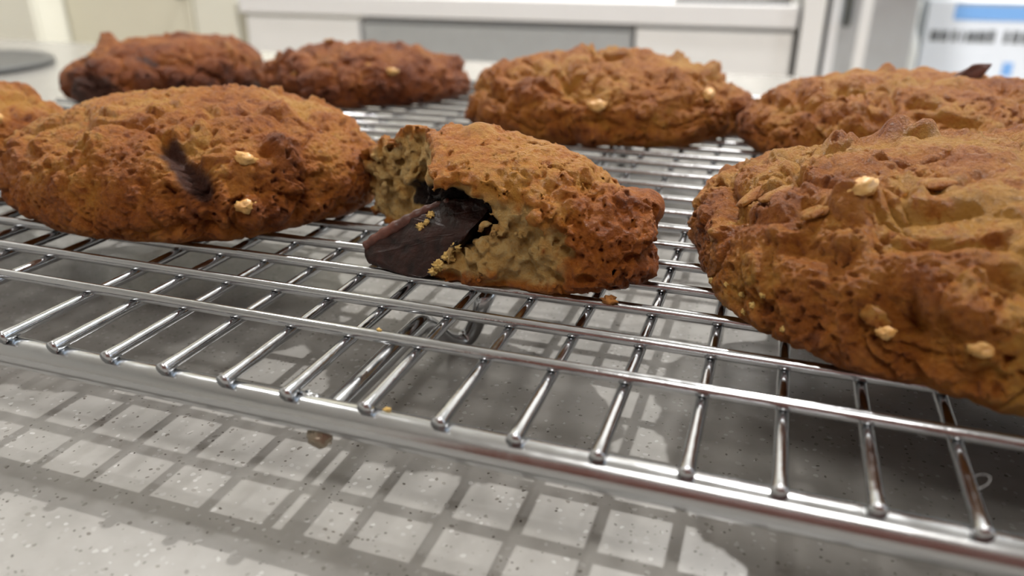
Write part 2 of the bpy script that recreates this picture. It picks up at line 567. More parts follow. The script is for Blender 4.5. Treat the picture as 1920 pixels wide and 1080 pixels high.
# end panel and fridge
ep = link('end_panel', box_mesh('end_panel', tuple(W(3.2, VB - 1, -HT - Z0 / S)), tuple(W(6.1, 168, 80)), .002), M['white'])
tag(ep, 'white upright end panel between the drawers and the fridge', 'panel')
fr = empty('fridge', W(12, VB, -HT - Z0 / S))
tag(fr, 'grey fridge with a long upright handle beside the white end panel', 'fridge')
def FB(nm, a, b, va, vb, za, zb, mat, par=None, bev=.003):
    return link(nm, box_mesh(nm, tuple(W(a, va, za) - fr.location), tuple(W(b, vb, zb) - fr.location), bev), M[mat], par or fr)
FB('body', 6.8, 17.6, VB + 3.4, 166, -83.5, 75, 'fridge')
fd = FB('door', 6.8, 17.6, VB + .4, VB + 3.2, -78, 74, 'steel')
FB('door_highlight_strip', 10.6, 12.0, VB + .25, VB + .4, -78, 74, 'white', fd, 0)  # white strip put on the door as its bright highlight
FB('edge_strip', 6.8, 8.0, VB + .2, VB + .4, -78, 74, 'white_slab', fd, 0)
hp = [W(a, b, c) - fr.location for a, b, c in ((8.9, VB + .4, -3.9), (8.9, VB - 1.2, -3.9), (8.9, VB - 1.2, 40), (8.9, VB + .4, 40))]
link('handle', tube('handle', hp, .55 * S, 12), M['steel_dark'], fd)

# side table with a carton and a bottle
st = empty('side_table', W(38, 152, -HT - Z0 / S))
tag(st, 'small white side table under the printed carton', 'table')
def SB(nm, a, b, va, vb, za, zb, mat, par=None, bev=.003):
    return link(nm, box_mesh(nm, tuple(W(a, va, za) - st.location), tuple(W(b, vb, zb) - st.location), bev), M[mat], par or st)
SB('table_top', 19.5, 58, 144, 167, -25, -22, 'white')
for a, b in ((20.5, 145), (55, 145), (20.5, 163.5), (55, 163.5)):
    SB('leg', a, a + 2.2, b, b + 2.2, -83.5, -25, 'white')
ca = empty('carton', W(39, 150, -22))
tag(ca, 'white carton with a blue band and a row of grey print', 'carton')
def CB(nm, a, b, va, vb, za, zb, mat, par=None, bev=0):
    return link(nm, box_mesh(nm, tuple(W(a, va, za) - ca.location), tuple(W(b, vb, zb) - ca.location), bev), M[mat], par or ca)
CB('box', 24.3, 54, 150, 162, -22, -2.6, 'paper', bev=.002)
CB('blue_band', 28.4, 54, 149.93, 150, -5.6, -3.2, 'blue')
CB('lid_shadow_band', 28.4, 54, 149.93, 150, -3.2, -2.7, 'groove')
x = 25.3
rnd = random.Random(4)
for wdt, gp in ((1.4, .25), (1.2, .5), (.9, .5), (.5, .4), (1.6, .1), (1.5, .15), (1.1, 1.3), (.8, .4), (1.2, .3), (1.0, .3), (1.4, .3), (.8, .5), (1.2, .3), (1.5, .3)):
    CB('print_block', x, x + wdt, 149.93, 150, -9.2, -7.3 + rnd.uniform(-.15, .15), 'ink')
    x += wdt + gp
CB('blue_mark', 37.6, 39.2, 149.93, 150, -14.6, -12.4, 'blue')
prof = [(0, 0), (1.55, 0), (1.65, .4), (1.65, 11.5), (1.5, 12.6), (.95, 14.2), (.7, 15.2), (.7, 18), (.8, 18.1), (.8, 19.6), (0, 19.6)]
vv, ff = [], []
for r_, z_ in prof:
    for k in range(24):
        a = 2 * math.pi * k / 24
        vv.append((r_ * S * math.cos(a), r_ * S * math.sin(a), z_ * S))
for i in range(len(prof) - 1):
    for k in range(24):
        ff.append((i * 24 + k, i * 24 + (k + 1) % 24, (i + 1) * 24 + (k + 1) % 24, (i + 1) * 24 + k))
bo = link('bottle', mesh_from('bottle', vv, ff), M['plastic'], None, W(22.0, 148, -22))
tag(bo, 'slim pale plastic bottle standing beside the printed carton', 'bottle')

# dark round trivet on the worktop
prof = [(0, 0), (6.3, 0), (6.5, .12), (6.5, .30), (6.35, .42), (5.9, .45), (5.75, .36), (0, .36)]
vv, ff = [], []
for r_, z_ in prof:
    for k in range(64):
        a = 2 * math.pi * k / 64
        vv.append((r_ * S * math.cos(a), r_ * S * math.sin(a), z_ * S))
for i in range(len(prof) - 1):
    for k in range(64):
        ff.append((i * 64 + k, i * 64 + (k + 1) % 64, (i + 1) * 64 + (k + 1) % 64, (i + 1) * 64 + k))
tr = link('trivet', mesh_from('trivet', vv, ff), M['trivet'], None, W(-49.8, 28.6, -HT))
tag(tr, 'dark grey round trivet lying flat on the white worktop', 'trivet')

# unseen, added for the brown rim reflection: sideboard standing in for a person
sbd = empty('reflection_body', (.27, -.56, 0))
tag(sbd, 'unseen dark red brown sideboard standing behind the worktop', 'reflection_body')
link('body', box_mesh('body', (-.5, -.35, .08), (.9, .0, 1.42), .004), M['standin_brown'], sbd)
for k in range(3):
    d_ = link('door', box_mesh('door', (-.49 + k * .463, .0, .10), (-.035 + k * .463, .02, 1.40), .004), M['standin_brown'], sbd)
    link('knob', tube('knob', [Vector((-.08 + k * .463, .02, .8)), Vector((-.08 + k * .463, .045, .8))], .012, 14), M['steel'], d_)
for a in (-.48, .82):
    for b in (-.33, -.06):
        link('foot', box_mesh('foot', (a, b, 0), (a + .06, b + .05, .08), .003), M['standin_brown'], sbd)

# ------------------------------------------------------------------ cooling rack
rack = empty('cooling_rack', W(-4.8, 11.7, -HT))
tag(rack, 'chromed wire cooling rack on the white speckled worktop, carrying the cookies', 'cooling rack')
RO = rack.location.copy()


def rk(u, v, z):
    return W(u, v, z) - RO


du = [.038, .006, -.03, -.044, -.051, -.069, .057, .071, .043, .038, .033, .01, -.03, -.07]
UL, UR, VN, VF = -23.7, 14.3, -.52, 24.0
us = []
u = -9.962 - 1
while u > UL + .8:
    us.append(u); u -= 1.0
us = us[::-1] + [k - 9 + du[k] for k in range(14)]
u = us[-1] + 1
while u < UR - .5:
    us.append(u); u += 1.0
dv = [-.074, -.026, .042, .015, .037, .021, .031, .014, -.002, -.015, -.003, 0, -.008, -.014, -.013]
vl = [(k + 1) * 1.0057 + dv[k] for k in range(15)]
v = vl[-1] + 1.0
while v < VF - .6:
    vl.append(v); v += 1.0057
RC, RL, RR = .088, .088, .235         # radii: cross wires, long wires, rim
rng = random.Random(11)
for k, u in enumerate(us):
    j = rng.uniform(-.03, .03)
    a = -.655 + rng.uniform(-.03, .02)
    pts = [rk(u, a, -.005), rk(u, a + .03, 0)] + [rk(u, v_, 0) for v_ in np.linspace(a + .3, 24.1, 12)]
    rr = [RC * S * 1.12, RC * S * 1.12] + [RC * S] * 12
    link('cross_wire', tube('cross_wire', pts, rr, 14), M['chrome'], rack)
for k, v in enumerate(vl):
    pts = [rk(u_, v, RC + RL - .015) for u_ in np.linspace(UL - .1, UR + .1, 14)]
    link('long_wire', tube('long_wire', pts, RL * S, 14), M['chrome'], rack)
# rim loop
rim = []
cr_ = 1.6
for cx, cy, a0 in ((UR - cr_, VN + cr_, -90), (UR - cr_, VF - cr_, 0), (UL + cr_, VF - cr_, 90), (UL + cr_, VN + cr_, 180)):
    for k in range(13):
        a = math.radians(a0 + k * 7.5)
        rim.append(rk(cx + cr_ * math.cos(a), cy + cr_ * math.sin(a), -RC - RR + .02))
link('rim', tube('rim', rim, RR * S, 24, closed=True), M['chrome_rim'], rack)
# legs: rods under the mesh that dip to the worktop
LR = .165


def leg(u0, first=False):
    zt = -.46
    zb = -HT + LR + .002
    f_ = [(u0, -.50, zt), (u0, .3, zt), (u0, 1.2, zt), (u0, 2.2, zt), (u0 - .01, 2.75, zt - .06), (u0 - .02, 3.25, zt - .42),
          (u0 - .02, 3.75, zb + .22), (u0 + .06, 4.15, zb), (u0 + .22, 4.32, zb + .12), (u0 + .42, 4.22, zb + .55), (u0 + .60, 4.02, zt - .1), (u0 + .66, 4.4, zt + .10),
          (u0 + .66, 5.2, zt + .14)]
    b_ = [(a, 23.48 - b, c) for a, b, c in reversed(f_)]
    b_ = [(a, b, c) for a, b, c in b_]
    pts = [rk(*p) for p in f_] + [rk(u0 + .66, 11.7, zt + .14)] + [rk(*p) for p in b_]
    me = tube('leg', catmull(pts, 6), LR * S, 16)
    return link('leg', me, M['chrome_rim'], rack)


leg(-3.72)
leg(-17.6)
leg(9.4)


def blob_mesh(name, sx, sy, sz, seed, amp=.2, fr=2.0, nu=16, nv=10):
    """lumpy ellipsoid, radii in cells"""
    vv, ff = [], []
    dirs = []
    for i in range(nv + 1):
        th = math.pi * i / nv
        for k in range(nu):
            ph = 2 * math.pi * k / nu
            dirs.append((math.sin(th) * math.cos(ph), math.sin(th) * math.sin(ph), math.cos(th)))
    D = np.array(dirs)
    n = 1 + amp * perlin(D + 7.3 * seed, fr, seed) + amp * .5 * perlin(D + 3.1 * seed, fr * 2.3, seed + 5)
    P = D * n[:, None] * np.array([sx, sy, sz]) * S
    for i in range(nv):
        for k in range(nu):
            ff.append((i * nu + k, (i + 1) * nu + k, (i + 1) * nu + (k + 1) % nu, i * nu + (k + 1) % nu))
    return mesh_from(name, P.tolist(), ff)


wb = link('weld_bead', blob_mesh('weld_bead', .19, .12, .15, 3, .28, 1.3, 24, 16), M['weld'], rack)
wb.location = rk(-3.66, -.60, -.60)
wb2 = link('weld_bead', blob_mesh('weld_bead', .17, .05, .05, 5, .8, 2.6), M['chrome'], rack)
wb2.location = rk(-3.86, -.44, -.10)

# ------------------------------------------------------------------ cookies
ZR = RC + RL - .015 + RL              # top of the long wires
CR = {}


def set_attr(me, name, arr):
    a = me.attributes.new(name, 'FLOAT', 'POINT')
    a.data.foreach_set('value', np.ascontiguousarray(arr, dtype=np.float32))


def lumps(P, seed, strength=1.0):
    """dough relief in cells and brown tone (baking and crevice shade), for points in cells"""
    P = P.astype(np.float32)
    wv = np.stack([perlin(P, .8, seed + 1), perlin(P, .8, seed + 2), perlin(P, .8, seed + 3)], 1)
    Q = P + wv * .6
    f1, f2 = worley(Q, .78, seed + 4)
    g1, g2 = worley(Q + 5, 1.8, seed + 9)
    mask = sstep(-.25, .3, perlin(P, .42, seed + 5))
    mask2 = sstep(-.2, .3, perlin(P, .7, seed + 6))
    crease = np.exp(-((f2 - f1) / .13) ** 2)
    lump = (.55 - f1) * .40 * (.3 + .7 * mask) - crease * .20 * mask
    small = (.5 - g1) * .22 * (.2 + .8 * mask2) - np.exp(-((g2 - g1) / .13) ** 2) * .07 * mask2
    rid = np.abs(perlin(Q, .9, seed + 15))
    crack = -.16 * np.exp(-(rid / .05) ** 2) * sstep(-.05, .3, perlin(P, .6, seed + 16))
    med = .10 * perlin(P, 1.3, seed + 7) + .07 * perlin(P, 2.9, seed + 8)
    pn = perlin(P, 4.2, seed + 10) + .6 * perlin(P, 8.5, seed + 11)
    pm = sstep(-.3, .3, perlin(P, .8, seed + 17))
    pits = -.12 * sstep(.42, .75, pn) * (.3 + .7 * pm)
    fine = .034 * perlin(P, 6.5, seed + 12) + .028 * perlin(P, 12, seed + 13) + .02 * perlin(P, 21, seed + 18)
    pn2 = perlin(P, 8.0, seed + 21) + .5 * perlin(P, 15, seed + 22)
    po = sstep(.36, .62, pn2) * (.25 + .75 * pm)
    pits = pits - .065 * po
    d = strength * .82 * (lump + small + med + crack) + pits + fine
    br = .20 * perlin(P, .8, seed + 14) + .45 * (lump + small) + .22 * sstep(.35, .7, pn) + .15 * po - .5 * crack + .8 * np.minimum(fine, 0)  # lumps bake browner; pits, pores and cracks get shade as colour
    return d, br


def make_cookie(key, label, cx, cy, rx, ry, H, n, seed, mat='crust', feats=(), choc=(), strength=1.0, brown=0.0, edge=.22):
    g = np.linspace(-1, 1, n)
    a, b = np.meshgrid(g, g, indexing='ij')
    a = a.ravel(); b = b.ravel()
    big = np.abs(a) > np.abs(b)
    q = np.where(big, np.abs(a), np.abs(b))
    sa = np.where(a == 0, 1e-9, a); sb_ = np.where(b == 0, 1e-9, b)
    ph = np.where(big, math.pi / 4 * (b / sa) + np.where(a < 0, math.pi, 0), math.pi / 2 - math.pi / 4 * (a / sb_) + np.where(b < 0, math.pi, 0))
    t = np.pi / 2 * (1 - np.clip(q / .86, 0, 1))
    rr = np.cos(t) ** .8
    zz = .5 + (H - .5) * np.sin(t) ** .9
    lowr = np.clip((q - .86) / .14, 0, 1) * np.pi / 2
    rr = np.where(q > .86, 1 - .13 * (1 - np.cos(lowr)), rr)
    zz = np.where(q > .86, .5 * (1 - np.sin(lowr)), zz)
    r_ = np.random.RandomState(seed)
    wob = 1 + sum(r_.uniform(.008, .028) * np.cos(k * ph + r_.uniform(0, 6.28)) for k in (3, 4, 5, 7))
    P = np.stack([rx * rr * wob * np.cos(ph), ry * rr * wob * np.sin(ph), zz], 1)
    G = P.reshape(n, n, 3)
    nrm = np.cross(np.gradient(G, axis=0), np.gradient(G, axis=1)).reshape(-1, 3)
    nrm /= np.linalg.norm(nrm, axis=1)[:, None] + 1e-12
    nrm[nrm[:, 2] < -.2] *= 1
    if nrm[(n // 2) * n + n // 2, 2] < 0: nrm = -nrm
    d, br = lumps(P + np.array([cx, cy, 0]), seed, strength)
    rs_ = np.random.RandomState(seed + 50)
    cand = np.where(q < .92)[0]
    for k in range(int(rx * ry * 3.2)):
        i = cand[rs_.randint(len(cand))]
        dv_ = P - P[i]
        near = np.abs(dv_).max(1) < .5
        w_ = dv_[near]
        a_ = rs_.normal(size=3); a_ -= nrm[i] * (a_ @ nrm[i]); a_ /= np.linalg.norm(a_)
        b_ = np.cross(nrm[i], a_)
        l1, l2 = rs_.uniform(.20, .40), rs_.uniform(.12, .22)
        e_ = np.sqrt((w_ @ a_ / l1) ** 2 + (w_ @ b_ / l2) ** 2) + .1 * perlin(w_ + k, 4, seed)
        pl = sstep(1.12, .80, e_)
        tilt = (w_ @ a_) * rs_.uniform(-.25, .25)
        d[near] += pl * (rs_.uniform(.03, .11) + tilt)
        br[near] += -.07 * pl * rs_.uniform(-.6, 1.6) + .10 * np.exp(-((e_ - 1.1) / .1) ** 2)
    ch = np.zeros(len(P))
    for ft in feats:
        (x0, y0), (x1, y1), sg, am = ft[:4]
        A = np.array([x0 - cx, y0 - cy]); Bv = np.array([x1 - cx, y1 - cy])
        ab = Bv - A; L2 = ab @ ab
        tt = np.clip(((P[:, :2] - A) @ ab) / L2, 0, 1) if L2 > 1e-9 else np.zeros(len(P))
        ds = np.linalg.norm(P[:, :2] - A - tt[:, None] * ab, axis=1)
        if len(ft) > 4:      # limit to a height, for features on the flank
            ds = np.sqrt(ds ** 2 + (P[:, 2] - ft[4]) ** 2)
        k_ = np.exp(-(ds / sg) ** 2)
        d = d + am * k_
        if am > 0: br = br + .22 * k_
    for ft in choc:
        (x0, y0, z0), (x1, y1, z1), sg = ft
        A = np.array([x0 - cx, y0 - cy, z0]); Bv = np.array([x1 - cx, y1 - cy, z1])
        ab = Bv - A
        tt = np.clip(((P - A) @ ab) / (ab @ ab + 1e-9), 0, 1)
        ds = np.linalg.norm(P - A - tt[:, None] * ab, axis=1) + .12 * perlin(P, 3, seed + 30)
        ch = np.maximum(ch, sstep(sg, sg * .55, ds))
    fade = sstep(0.0, .35, P[:, 2])
    ex = .09 * perlin(P * np.array([1, 1, .4]), 2.2, seed + 20)
    P2 = P + nrm * ((d * (.25 + .75 * fade)) + 0 * ex)[:, None]
    P2[:, 2] = np.maximum(P2[:, 2], 0.0)
    onb = q > .999
    P2[onb, 2] = 0.0
    br = br + brown + edge * sstep(.9, .1, P[:, 2] / H) * .9  # browner low down: baked edge plus flank shade put into the colour
    V = np.vstack([P2, [[0, 0, .02]]]) * S
    idx = np.arange(n * n).reshape(n, n)
    f = np.stack([idx[:-1, :-1], idx[1:, :-1], idx[1:, 1:], idx[:-1, 1:]], -1).reshape(-1, 4)
    loop = np.concatenate([idx[0, :-1], idx[:-1, -1], idx[-1, :0:-1], idx[:0:-1, 0]])
    me = bpy.data.meshes.new('cookie')
    nf = len(f); nl = len(loop)
    me.vertices.add(len(V)); me.vertices.foreach_set('co', V.astype(np.float32).ravel())
    fan = np.stack([loop, np.roll(loop, -1), np.full(nl, n * n)], 1)
    lv = np.concatenate([f.ravel(), fan.ravel()])
    me.loops.add(len(lv)); me.loops.foreach_set('vertex_index', lv.astype(np.int32))
    me.polygons.add(nf + nl)
    me.polygons.foreach_set('loop_start', np.concatenate([np.arange(nf) * 4, nf * 4 + np.arange(nl) * 3]).astype(np.int32))
    me.polygons.foreach_set('loop_total', np.concatenate([np.full(nf, 4), np.full(nl, 3)]).astype(np.int32))
    me.polygons.foreach_set('use_smooth', np.ones(nf + nl, dtype=bool))
    me.update(calc_edges=True); me.validate()
    set_attr(me, 'brown', np.append(br, .6))
    set_attr(me, 'choc', np.append(ch, 0))
    o = link('cookie', me, M[mat], None, W(cx, cy, ZR - .01))
    tag(o, label, 'cookie', 'cookies on the cooling rack')
    CR[key] = (o, P2, nrm, np.array([cx, cy]), q)
    return o


FL = [blob_mesh('oat_flake', .20, .125, .045, 40 + k, .35, 1.6, 18, 10) for k in range(4)]
for me in FL: me.materials.append(M['crust_gold'])
NM = [blob_mesh('nut_piece', .22, .15, .12, 60 + k, .6, 1.7, 14, 8) for k in range(3)]
for me in NM: me.materials.append(M['nut'])


def stick(key, name, me, u, v, z=None, sc=1.0, rot=0.0, sink=.0, mat=None):
    """seat a piece on the surface of a cookie near plan position u, v"""
    o, P2, nrm, c, q = CR[key]
    dd = (P2[:, 0] + c[0] - u) ** 2 + (P2[:, 1] + c[1] - v) ** 2 + (0 if z is None else (P2[:, 2] - z) ** 2) + (q > .97) * 100
    i = int(np.argmin(dd))
    nr = Vector(nrm[i])
    p = Vector(P2[i]) * S + nr * (sink * S)
    x = Vector((math.cos(rot), math.sin(rot), 0)); x = (x - nr * x.dot(nr)).normalized()
    y = nr.cross(x)
    ch = bpy.data.objects.new(name, me)
    ch.parent = o
    ch.matrix_local = Matrix(((x.x * sc, y.x * sc, nr.x * sc, p.x), (x.y * sc, y.y * sc, nr.y * sc, p.y), (x.z * sc, y.z * sc, nr.z * sc, p.z), (0, 0, 0, 1)))
    col.objects.link(ch)
    return ch


def scatter_oats(key, count, seed):
    o, P2, nrm, c, q = CR[key]
    r_ = random.Random(seed)
    cand = np.where((q < .9) & (nrm[:, 2] > .15))[0]
    for k in range(count):
        i = int(cand[r_.randrange(len(cand))])
        stick(key, 'oat_flake', FL[k % 4], P2[i, 0] + c[0], P2[i, 1] + c[1], P2[i, 2], r_.uniform(.7, 1.1), r_.uniform(0, 6.28), -.03)


# --- front left cookie
make_cookie('A', 'broad domed cookie with a dark chocolate crack down its side', -10.50, 5.75, 4.20, 3.42, 2.19, 330, 101,
            feats=[((-9.2, 3.45), (-8.0, 2.95), .17, -.36), ((-7.46, 4.51), (-7.3, 4.5), .30, .22), ((-7.55, 4.2), (-7.5, 4.2), .10, -.2),
                   ((-8.59, 2.78), (-8.5, 2.78), .16, -.2, .95), ((-7.25, 3.62), (-7.2, 3.62), .14, -.18), ((-7.76, 3.34), (-6.88, 4.22), .10, -.12),
                   ((-10.2, 6.7), (-9.6, 6.6), .5, .12)],
            choc=[((-9.1, 3.35, 1.95), (-8.05, 2.85, 1.15), .33)], strength=.8)
stick('A', 'nut_piece', NM[0], -7.61, 3.72, 1.66, .85, .3, .0)
stick('A', 'nut_piece', NM[1], -7.47, 3.30, .75, .8, .5, .03)
scatter_oats('A', 6, 5)
# --- far left cookie cut by the frame
make_cookie('B', 'cookie with a pale nut near its edge, beside the broad cracked cookie', -18.12, 5.05, 3.45, 3.34, 2.17, 200, 131)
stick('B', 'nut_piece', NM[2], -15.2, 4.75, 1.55, 1.3, .6, .05)
scatter_oats('B', 4, 6)
# --- rear pair
make_cookie('C', 'reddish brown cookie with a dark chocolate patch, beside the round trivet', -21.2, 17.3, 2.9, 4.5, 1.93, 220, 151, 'crust_red',
            feats=[((-22.6, 15.9), (-22.4, 15.9), .35, .40), ((-20.8, 17.8), (-20.6, 17.8), .4, .12), ((-19.7, 14.6), (-19.3, 14.9), .3, -.2), ((-21.7, 13.3), (-20.3, 13.2), .5, .1)],
            choc=[((-21.3, 12.9, .7), (-20.2, 12.9, .75), .55), ((-19.9, 14.5, 1.6), (-19.5, 14.7, 1.5), .25)], brown=.17)
scatter_oats('C', 3, 7)
make_cookie('D', 'reddish brown cookie touching the chocolate patched one at the back of the rack', -13.6, 18.74, 4.0, 3.22, 1.80, 240, 171, 'crust_red',
            feats=[((-15.6, 17.2), (-15.5, 17.2), .32, .22), ((-14.5, 18.4), (-14.4, 18.4), .35, .16), ((-12.1, 18.8), (-12, 18.8), .35, .16), ((-11.2, 16.5), (-11, 16.6), .2, -.15)], brown=.17)
stick('D', 'nut_piece', NM[0], -11.19, 16.52, 1.4, .9, .4, .02)
scatter_oats('D', 4, 8)
# --- rear middle
make_cookie('E', 'craggy golden cookie with a dark pit near its top, behind the half eaten one', -3.728, 16.327, 4.40, 3.75, 2.10, 300, 191, 'crust_gold',
            feats=[((-4.05, 13.7), (-3.9, 13.6), .28, -.35), ((-3.1, 17.2), (-2.7, 17.0), .4, .14), ((-3.2, 12.8), (-2.9, 12.8), .2, .12, 1.2), ((-5.2, 13.6), (-5.0, 13.6), .4, .15), ((-1.6, 14.6), (-1.4, 14.6), .4, .15)],
            strength=1.2, brown=-.02)
stick('E', 'nut_piece', NM[1], -3.11, 12.71, 1.25, 1.1, .2, .05)
stick('E', 'nut_piece', NM[2], -.4, 14.3, 1.4, 1.0, 1.9, .03)
scatter_oats('E', 6, 9)
# --- right rear
make_cookie('F', 'wide cookie with a chocolate shard sticking up from its top', 5.204, 14.47, 4.543, 3.691, 2.12, 280, 211, 'crust_gold',
            feats=[((4.2, 15.6), (4.1, 15.6), .22, .28), ((6.5, 13.9), (6.9, 14.1), .55, .12), ((4.37, 12.1), (4.8, 11.95), .16, -.22), ((4.5, 11.4), (5.6, 11.3), .16, -.25)], brown=.05)
scatter_oats('F', 5, 10)
# --- right front
make_cookie('H', 'large golden cookie with oat flakes and knobbly lumps, overhanging the rack mesh', 5.815, 5.022, 5.50, 4.15, 2.36, 440, 231, 'crust_gold',
            feats=[((2.5, 5.75), (2.6, 5.8), .20, .34), ((3.25, 6.2), (3.45, 6.3), .20, .30), ((3.75, 6.1), (3.85, 6.1), .13, .28), ((3.58, 5.9), (3.62, 5.9), .13, -.25),
                   ((1.38, 3.44), (1.6, 3.3), .35, .15), ((2.1, 3.7), (2.3, 3.6), .35, .18), ((2.6, 3.1), (2.75, 3.2), .24, .24), ((1.9, 3.0), (2.0, 3.3), .12, -.15),
                   ((3.35, 1.53), (3.4, 1.53), .13, -.32, 1.45), ((2.96, 1.57), (3.0, 1.57), .12, -.28, 1.22), ((3.22, 1.35), (3.25, 1.35), .14, -.32, 1.0),
                   ((4.25, 1.45), (4.6, 1.5), .33, -.45, 1.75), ((3.65, 1.3), (3.85, 1.25), .30, .28, 1.35), ((1.9, 2.6), (2.5, 2.2), .14, -.18), ((1.1, 3.6), (1.9, 2.9), .12, -.16), ((.9, 4.3), (1.7, 4.2), .12, -.14)],
            strength=1.0, brown=-.03)
for args in ((FL[0], 2.02, 2.91, 1.9, 1.0, .25), (FL[1], 3.61, 3.39, 2.4, 1.3, .1), (FL[2], 1.2, 4.3, 1.8, 1.3, .8), (FL[3], 1.5, 3.75, 1.9, 1.3, .2)):
    stick('H', 'oat_flake', args[0], args[1], args[2], args[3], args[4], args[5], -.01)
stick('H', 'nut_piece', NM[0], 2.68, 3.05, 2.2, 1.0, .4, .0)
stick('H', 'nut_piece', NM[1], 3.09, 1.38, .9, .5, .4, .02)
stick('H', 'nut_piece', NM[2], 3.97, 1.08, .95, .6, .2, .02)
scatter_oats('H', 10, 11)
EC = [blob_mesh('edge_crumb', .075, .06, .05, 140 + k, .9, 2.6, 18, 12) for k in range(3)]
for me in EC: me.materials.append(M['crumbs'])
for k, (a, b, c) in enumerate(((1.05, 2.95, .55), (1.25, 2.65, .5), (1.45, 2.4, .55), (1.6, 2.3, .75), (1.9, 2.1, .35), (.75, 3.4, .45), (1.35, 2.6, .3))):
    stick('H', 'edge_crumb', EC[k % 3], a, b, c, .62, k, -.01)

# chocolate shard on F
sh = np.array([[-.75, -.10, -.25], [.05, -.22, -.25], [.62, 0, .34], [.0, .18, -.25], [-.1, .0, .30], [-.7, .1, -.1], [.35, -.12, .12], [.3, .14, .1]])
import bmesh
def hull(name, pts, bev=.03, seg=2, sub=0, namp=0, seed=1):
    bm = bmesh.new()
    for p in pts: bm.verts.new(Vector(p) * S)
    bmesh.ops.convex_hull(bm, input=list(bm.verts))
    bmesh.ops.delete(bm, geom=[v for v in bm.verts if not v.link_faces], context='VERTS')
    if bev: bmesh.ops.bevel(bm, geom=list(bm.edges), offset=bev * S, segments=seg, profile=.5, affect='EDGES', clamp_overlap=True)
    bmesh.ops.triangulate(bm, faces=list(bm.faces))
    if sub:
        for _ in range(sub):
            bmesh.ops.subdivide_edges(bm, edges=[e for e in bm.edges if e.calc_length() > .06 * S], cuts=1)
            bmesh.ops.triangulate(bm, faces=list(bm.faces))
        bm.normal_update()
        P = np.array([v.co for v in bm.verts]) / S
        dn = namp * (perlin(P, 1.7, seed) + .6 * perlin(P, 4.0, seed + 1) + .35 * perlin(P, 8.0, seed + 2))
        for v, d in zip(list(bm.verts), dn): v.co += v.normal * float(d) * S
        for _ in range(2): bmesh.ops.smooth_vert(bm, verts=list(bm.verts), factor=.4, use_axis_x=True, use_axis_y=True, use_axis_z=True)
    me = bpy.data.meshes.new(name); bm.to_mesh(me); bm.free()
    me.polygons.foreach_set('use_smooth', [True] * len(me.polygons))
    me.update()
    return me
Fo = CR['F'][0]
shard = link('chocolate_chunk', hull('chocolate_chunk', sh, .04, 2, 2, .05, 3), M['choc_edge'], Fo)
shard.location = Vector((6.1 - 5.204, 15.0 - 14.47, 2.20)) * S
shard.rotation_euler = (0, 0, .3)
shard.scale = (.72, .72, .72)


# ------------------------------------------------------------------ half eaten cookie (volume, bitten, meshed with surface nets)
def surface_nets(F, org, h):
    nx, ny, nz = F.shape
    s = F < 0
    corners = [(0, 0, 0), (1, 0, 0), (0, 1, 0), (1, 1, 0), (0, 0, 1), (1, 0, 1), (0, 1, 1), (1, 1, 1)]
    edges = [(0, 1), (2, 3), (4, 5), (6, 7), (0, 2), (1, 3), (4, 6), (5, 7), (0, 4), (1, 5), (2, 6), (3, 7)]
    def C(c): return tuple(slice(c[i], c[i] + F.shape[i] - 1) for i in range(3))
    cnt = sum(s[C(c)].astype(np.int8) for c in corners)
    act = (cnt > 0) & (cnt < 8)
    ii = np.argwhere(act)
    vals = np.stack([F[ii[:, 0] + c[0], ii[:, 1] + c[1], ii[:, 2] + c[2]] for c in corners], 1)
    acc = np.zeros((len(ii), 3)); num = np.zeros(len(ii))
    ca = np.array(corners, float)
    for a, b in edges:
        fa, fb = vals[:, a], vals[:, b]
        m = (fa < 0) != (fb < 0)
        t = np.where(m, fa / (fa - fb + 1e-20), 0)
        acc += m[:, None] * (ca[a] + t[:, None] * (ca[b] - ca[a])); num += m
    V = org + (ii + acc / num[:, None]) * h
    vid = np.full(act.shape, -1, np.int64); vid[act] = np.arange(len(ii))
    quads = []
    for ax in range(3):
        o1, o2 = [(1, 2), (2, 0), (0, 1)][ax]
        sl0 = [slice(1, -1)] * 3; sl1 = [slice(1, -1)] * 3
        sl0[ax] = slice(0, F.shape[ax] - 1); sl1[ax] = slice(1, F.shape[ax])
        sa, sb = s[tuple(sl0)], s[tuple(sl1)]
        for flip in (False, True):
            e = (sa & ~sb) if not flip else (~sa & sb)
            p = np.argwhere(e)
            if len(p) == 0: continue
            base = p.copy()
            for k in range(3):
                if k != ax: base[:, k] += 1
            def vv_(d1, d2):
                q = base.copy(); q[:, o1] -= d1; q[:, o2] -= d2
                return vid[q[:, 0], q[:, 1], q[:, 2]]
            qd = np.stack([vv_(1, 1), vv_(0, 1), vv_(0, 0), vv_(1, 0)], 1)
            quads.append(qd if not flip else qd[:, ::-1])
    return V, np.concatenate(quads)


IC = np.array([-3.55, 4.45]); IRX, IRY, IH, IROT = 3.56, 1.95, 2.12, -.22
h = .036
org = np.array([-7.3, 1.6, -.12])
shp = tuple(int(math.ceil(x / h)) for x in (7.8, 5.6, 2.9))
gx, gy, gz = np.meshgrid(*[org[i] + h * np.arange(shp[i]) for i in range(3)], indexing='ij')
PT = np.stack([gx.ravel(), gy.ravel(), gz.ravel()], 1)
cxx, sxx = math.cos(IROT), math.sin(IROT)
lx = ((PT[:, 0] - IC[0]) * cxx + (PT[:, 1] - IC[1]) * sxx) / IRX
ly = (-(PT[:, 0] - IC[0]) * sxx + (PT[:, 1] - IC[1]) * cxx) / IRY
rho = np.sqrt(lx ** 2 + ly ** 2)
